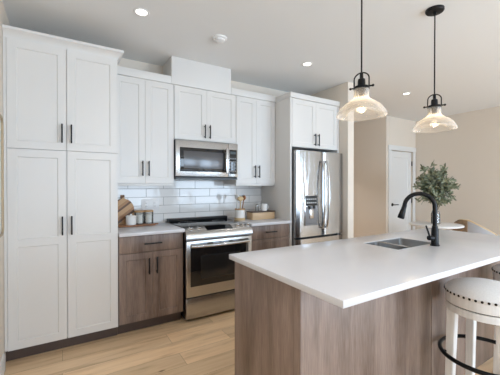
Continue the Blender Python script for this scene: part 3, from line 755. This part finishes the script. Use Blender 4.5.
tag(bo, 'oval striped wooden cutting board leaning against the tile beside the pantry', 'cutting board')
zt_ = Z + .0165
j = thing('ceramic_jar', 'small white ceramic jar at the front left of the serving board', 'jar', (.600, 3.275, zt_))
MB().lathe([(0, zt_), (.046, zt_), (.050, zt_ + .006), (.050, zt_ + .074), (.047, zt_ + .078), (0, zt_ + .078)], c=(.600, 3.275, 0)).build('body', 'ceramic', j)
MB().lathe([(0, zt_ + .0785), (.051, zt_ + .0785), (.052, zt_ + .088), (.040, zt_ + .095), (.010, zt_ + .097), (.009, zt_ + .110), (0, zt_ + .111)], c=(.600, 3.275, 0)).build('lid', 'ceramic', j)
def glass_jar(x, y, label):
    t = thing('glass_jar', label, 'jar', (x, y, zt_), 'glass canisters with wooden lids'); R = .048; h = .120
    MB().lathe([(0, zt_), (R - .004, zt_), (R, zt_ + .005), (R, zt_ + h), (R - .003, zt_ + h), (R - .003, zt_ + .008), (0, zt_ + .006)], c=(x, y, 0)).build('glass_body', 'clear_glass', t)
    MB().lathe([(0, zt_ + .009), (R - .0045, zt_ + .009), (R - .0045, zt_ + .098), (0, zt_ + .102)], c=(x, y, 0)).build('contents', 'sand', t)
    MB().lathe([(0, zt_ + h + .0005), (R + .001, zt_ + h + .0005), (R + .001, zt_ + h + .016), (R - .003, zt_ + h + .019), (0, zt_ + h + .019)], c=(x, y, 0)).build('lid', 'light_wood', t)
    return t
g1 = glass_jar(.690, 3.318, 'glass canister with wooden lid, middle of the three jars')
g2 = copy_tree(g1); g2.location = (.785, 3.318, zt_); g2['label'] = 'glass canister with wooden lid at the right end of the serving board'
# outlet
ol = thing('wall_outlet', 'white double gang outlet plate on the backsplash behind the jars', 'outlet', (.835, D - .008, 1.119))
MB().box(.742, .928, D - .014, D - .0085, 1.060, 1.178, bev=.002).build('cover_plate', 'plastic_white', ol)
for x in (.79, .88):
    q_ = MB().box(x - .018, x + .018, D - .017, D - .0145, 1.084, 1.154, bev=.002).build('receptacle', 'plastic_white', ol)
    sl = MB()
    for z in (1.102, 1.136):
        for s_ in (-.006, .006): sl.box(x + s_ - .0012, x + s_ + .0012, D - .0175, D - .0168, z - .006, z + .006)
    sl.build('slot', 'dark', q_)

# ------------------------------------------------------------------ things on the right countertop
kx, ky = 1.835, 3.20
k = thing('utensil_crock', 'white utensil crock with straw band at its foot beside the range', 'crock', (kx, ky, Z))
MB().lathe([(0, Z + .03), (.060, Z + .03), (.060, Z + .135), (.054, Z + .135), (.054, Z + .036), (0, Z + .034)], c=(kx, ky, 0)).build('body', 'ceramic', k)
MB().lathe([(0, Z), (.062, Z), (.066, Z + .004), (.066, Z + .028), (.061, Z + .0295), (0, Z + .0295)], c=(kx, ky, 0)).build('foot_band', 'straw', k)
MB().lathe([(.0605, Z + .122), (.063, Z + .124), (.063, Z + .138), (.0605, Z + .140)], c=(kx, ky, 0)).build('rim_band', 'light_wood', k)
def utensil(name, label, dx, dy, tx, ty, L, kind, m):
    mb = MB(); a = Vector((kx + dx, ky + dy, Z + .040)); e = Vector((kx + tx, ky + ty, Z + L))
    mb.tube([a, a.lerp(e, .72)], .0075, 10)
    d = (e - a).normalized(); s_ = a.lerp(e, .70)
    rot = d.to_track_quat('Z', 'Y').to_matrix()
    l = (e - s_).length
    if kind == 'spoon': prof = [(0, 0), (.010, .01), (.036, l * .4), (.040, l * .62), (.030, l * .88), (0, l)]
    else: prof = [(0, 0), (.009, .01), (.031, l * .35), (.034, l * .95), (0, l)]
    n0 = len(mb.bm.verts); mb.lathe(prof, seg=18); mb.bm.verts.ensure_lookup_table()
    for v in mb.bm.verts[n0:]:
        q = v.co.copy(); q.y *= .5; v.co = rot @ q + s_
    tag(centre_origin(mb.build(name, m)), label, 'utensil', 'utensils in the crock')
utensil('wooden_spoon', 'dark wooden spoon leaning right in the crock', .024, .004, .062, .004, .300, 'spoon', 'warm_wood')
utensil('wooden_spoon', 'pale wooden spoon standing in the middle of the crock', -.012, -.025, -.014, -.040, .290, 'spoon', 'straw')
utensil('spatula', 'pale spatula leaning left in the crock', -.02, .01, -.042, .006, .310, 'spatula', 'ceramic')
bx_ = thing('wooden_box', 'light wooden bread box at the wall on the right countertop', 'box', (2.12, 3.17, Z))
MB().box(1.955, 2.285, 3.10, 3.24, Z, Z + .086, bev=.004).build('body', 'pale_wood', bx_)
MB().box(1.950, 2.290, 3.095, 3.245, Z + .0865, Z + .100, bev=.003).build('lid', 'walnut', bx_)
mz = Z + .1005
mg = thing('ceramic_mug', 'white mug standing on the wooden bread box', 'mug', (2.165, 3.165, mz))
MB().lathe([(0, mz), (.034, mz), (.040, mz + .006), (.043, mz + .085), (.040, mz + .085), (.037, mz + .010), (0, mz + .008)], c=(2.165, 3.165, 0)).build('cup', 'ceramic', mg)
MB().tube([(2.205 + .026 * math.sin(PI * i / 10), 3.165, mz + .070 - .05 * i / 10) for i in range(11)], .0045, 8).build('handle', 'ceramic', mg)
sg = thing('glass_shaker', 'small clear glass shaker on the wooden box left of the mug', 'shaker', (2.065, 3.175, mz))
MB().lathe([(0, mz), (.022, mz), (.024, mz + .004), (.021, mz + .055), (.018, mz + .060), (0, mz + .060)], c=(2.065, 3.175, 0), seg=20).build('body', 'clear_glass', sg)
MB().lathe([(.0195, mz + .0605), (.020, mz + .075), (.010, mz + .082), (0, mz + .083)], c=(2.065, 3.175, 0), seg=20).build('cap', 'steel_bright', sg)

# ------------------------------------------------------------------ picture on the left wall
pf = thing('wall_picture', 'picture in a thin tan rounded frame on the left wall', 'picture', (XL, 2.40, .985))
fr_ = MB(); pts = []
y0, y1, z0, z1, rr = 2.05, 2.715, .99, 1.80, .05
for cy_, cz_, a0 in ((y1 - rr, z1 - rr, 0), (y0 + rr, z1 - rr, PI / 2), (y0 + rr, z0 + rr, PI), (y1 - rr, z0 + rr, 1.5 * PI)):
    for i in range(7): a = a0 + PI / 2 * i / 6; pts.append((XL + .012, cy_ + rr * math.cos(a), cz_ + rr * math.sin(a)))
fr_.tube(pts, .010, 10, closed=True).build('frame', 'frame_wood', pf)
MB().box(XL + .002, XL + .008, y0 + .01, y1 - .01, z0 + .01, z1 - .01).build('mat_board', 'mirror', pf)

# ------------------------------------------------------------------ dining corner beyond the island
tx, ty = 4.83, 2.45
tb = thing('dining_table', 'round white dining table beyond the far end of the island', 'table', (tx, ty, 0))
MB().lathe([(0, .72), (.34, .72), (.36, .728), (.36, .744), (.35, .75), (0, .75)], c=(tx, ty, 0), seg=64).build('tabletop', 'table_white', tb)
MB().lathe([(.06, .7195), (.045, .60), (.04, .30), (.06, .12), (.16, .04), (.26, .02), (.27, .0), (0, .0)], c=(tx, ty, 0), seg=40).build('pedestal', 'table_white', tb)
vs_ = thing('glass_vase', 'clear glass vase with olive branches on the white table', 'vase', (tx, ty, .7505))
MB().lathe([(0, .7505), (.055, .7505), (.062, .758), (.062, .90), (.050, .935), (.047, .95), (.044, .95), (.047, .934), (.058, .898), (.058, .762), (0, .757)], c=(tx, ty, 0)).build('glass_body', 'clear_glass', vs_)
MB().lathe([(0, .7625), (.0575, .7625), (.0575, .85), (0, .85)], c=(tx, ty, 0)).build('water', 'pane', vs_)
ob = thing('olive_branches', 'leafy green olive branches standing in the glass vase', 'plant', (tx, ty, .77))
random.seed(21)
stems = MB(); leaves = MB()
def leaf(p, d, L):
    d = d.normalized(); s_ = d.cross(Vector((random.uniform(-1, 1), random.uniform(-1, 1), random.uniform(-.4, 1)))).normalized(); w = L * .17; n = d.cross(s_)
    pts = [p, p + d * L * .35 + s_ * w + n * .003, p + d * L * .75 + s_ * w * .8, p + d * L, p + d * L * .75 - s_ * w * .8, p + d * L * .35 - s_ * w + n * .003]
    leaves._add(pts, [(0, 1, 2, 3, 4, 5)])
def rnd(): return Vector((random.uniform(-1, 1), random.uniform(-1, 1), random.uniform(-1, 1)))
def twig(p, d, L, r, depth):
    pts = [p.copy()]; n = 7; q = p.copy(); dd = d.normalized()
    for i in range(n):
        dd = (dd + rnd() * .12 + Vector((0, 0, .02))).normalized(); q = q + dd * L / n; pts.append(q.copy())
        if depth > 0:
            for _ in range(2):
                leaf(q + rnd() * .004, dd * .6 + rnd() * .95, random.uniform(.055, .09))
    stems.tube(pts, r, 6, radii=[r * (1 - .6 * i / n) for i in range(n + 1)])
    return pts
for i in range(10):
    a = i * 2.4; spread = (.10 + .42 * ((i * 7) % 10) / 10)
    d = Vector((math.cos(a) * spread, math.sin(a) * spread, 1))
    p0 = Vector((tx + .025 * math.cos(a + 2), ty + .025 * math.sin(a + 2), .775))
    mid = p0 + Vector((.018 * math.cos(a), .018 * math.sin(a), .19))
    stems.tube([p0, mid], .004, 6)
    main = twig(mid, d, random.uniform(.46, .68) if spread < .3 else random.uniform(.40, .56), .0045, 0)
    for kx_, pt in enumerate(main[2:]):
        for _ in range(2):
            dd = (Vector((rnd().x, rnd().y, random.uniform(-.25, .9))))
            twig(pt, dd, random.uniform(.12, .22) if kx_ < 4 else random.uniform(.06, .14), .0022, 1)
stems.build('stems', 'bark', ob); leaves.build('foliage', 'olive', ob)
# barrel chair
hx_, hy_ = 5.52, 2.17
ch = thing('barrel_chair', 'grey barrel chair with tan back beyond the island', 'chair', (hx_, hy_, 0))
face = math.radians(-12)     # direction the chair faces
def shell(rin, rout, a0, a1, zlow, top, name, m):
    mb = MB(); n = 30; R = []
    for i in range(n + 1):
        a = a0 + (a1 - a0) * i / n; z = top(a); ca, sa = math.cos(face + a), math.sin(face + a)
        rm = (rin + rout) / 2
        R.append([mb.bm.verts.new((hx_ + r_ * ca, hy_ + r_ * sa, z_)) for r_, z_ in ((rin, zlow), (rin, z - .012), (rm, z), (rout, z - .012), (rout, zlow))])
    for A, B in zip(R, R[1:]):
        for q in range(5): mb.bm.faces.new((A[q], A[(q + 1) % 5], B[(q + 1) % 5], B[q]))
    mb.bm.faces.new(R[0]); mb.bm.faces.new(R[-1][::-1])
    return mb.build(name, m, ch)
def top(a):
    t = abs(a - PI) / (PI * .62); t = min(1, t)
    return .80 - .30 * (max(0, t - .12) / .88) ** 1.1
shell(.285, .315, PI * .38, PI * 1.62, .30, top, 'back_shell', 'grey_fabric')
shell(.3155, .330, PI * .62, PI * 1.06, .32, lambda a: top(a) + .003, 'back_panel', 'tan_leather')
rim = MB(); rim.tube([(hx_ + .300 * math.cos(face + PI * (.38 + 1.24 * i / 40)), hy_ + .300 * math.sin(face + PI * (.38 + 1.24 * i / 40)), top(PI * (.38 + 1.24 * i / 40)) + .002) for i in range(41)], .012, 8)
rim.build('top_rail', 'straw', ch)
MB().lathe([(0, .34), (.27, .34), (.28, .36), (.28, .42), (.25, .455), (0, .465)], c=(hx_, hy_, 0), seg=36).build('seat', 'grey_fabric', ch)
for q in range(4):
    a = face + PI / 4 + q * PI / 2
    MB().tube([(hx_ + .20 * math.cos(a), hy_ + .20 * math.sin(a), .345), (hx_ + .25 * math.cos(a), hy_ + .25 * math.sin(a), 0)], .018, 12, radii=[.020, .012]).build('leg', 'walnut', ch)
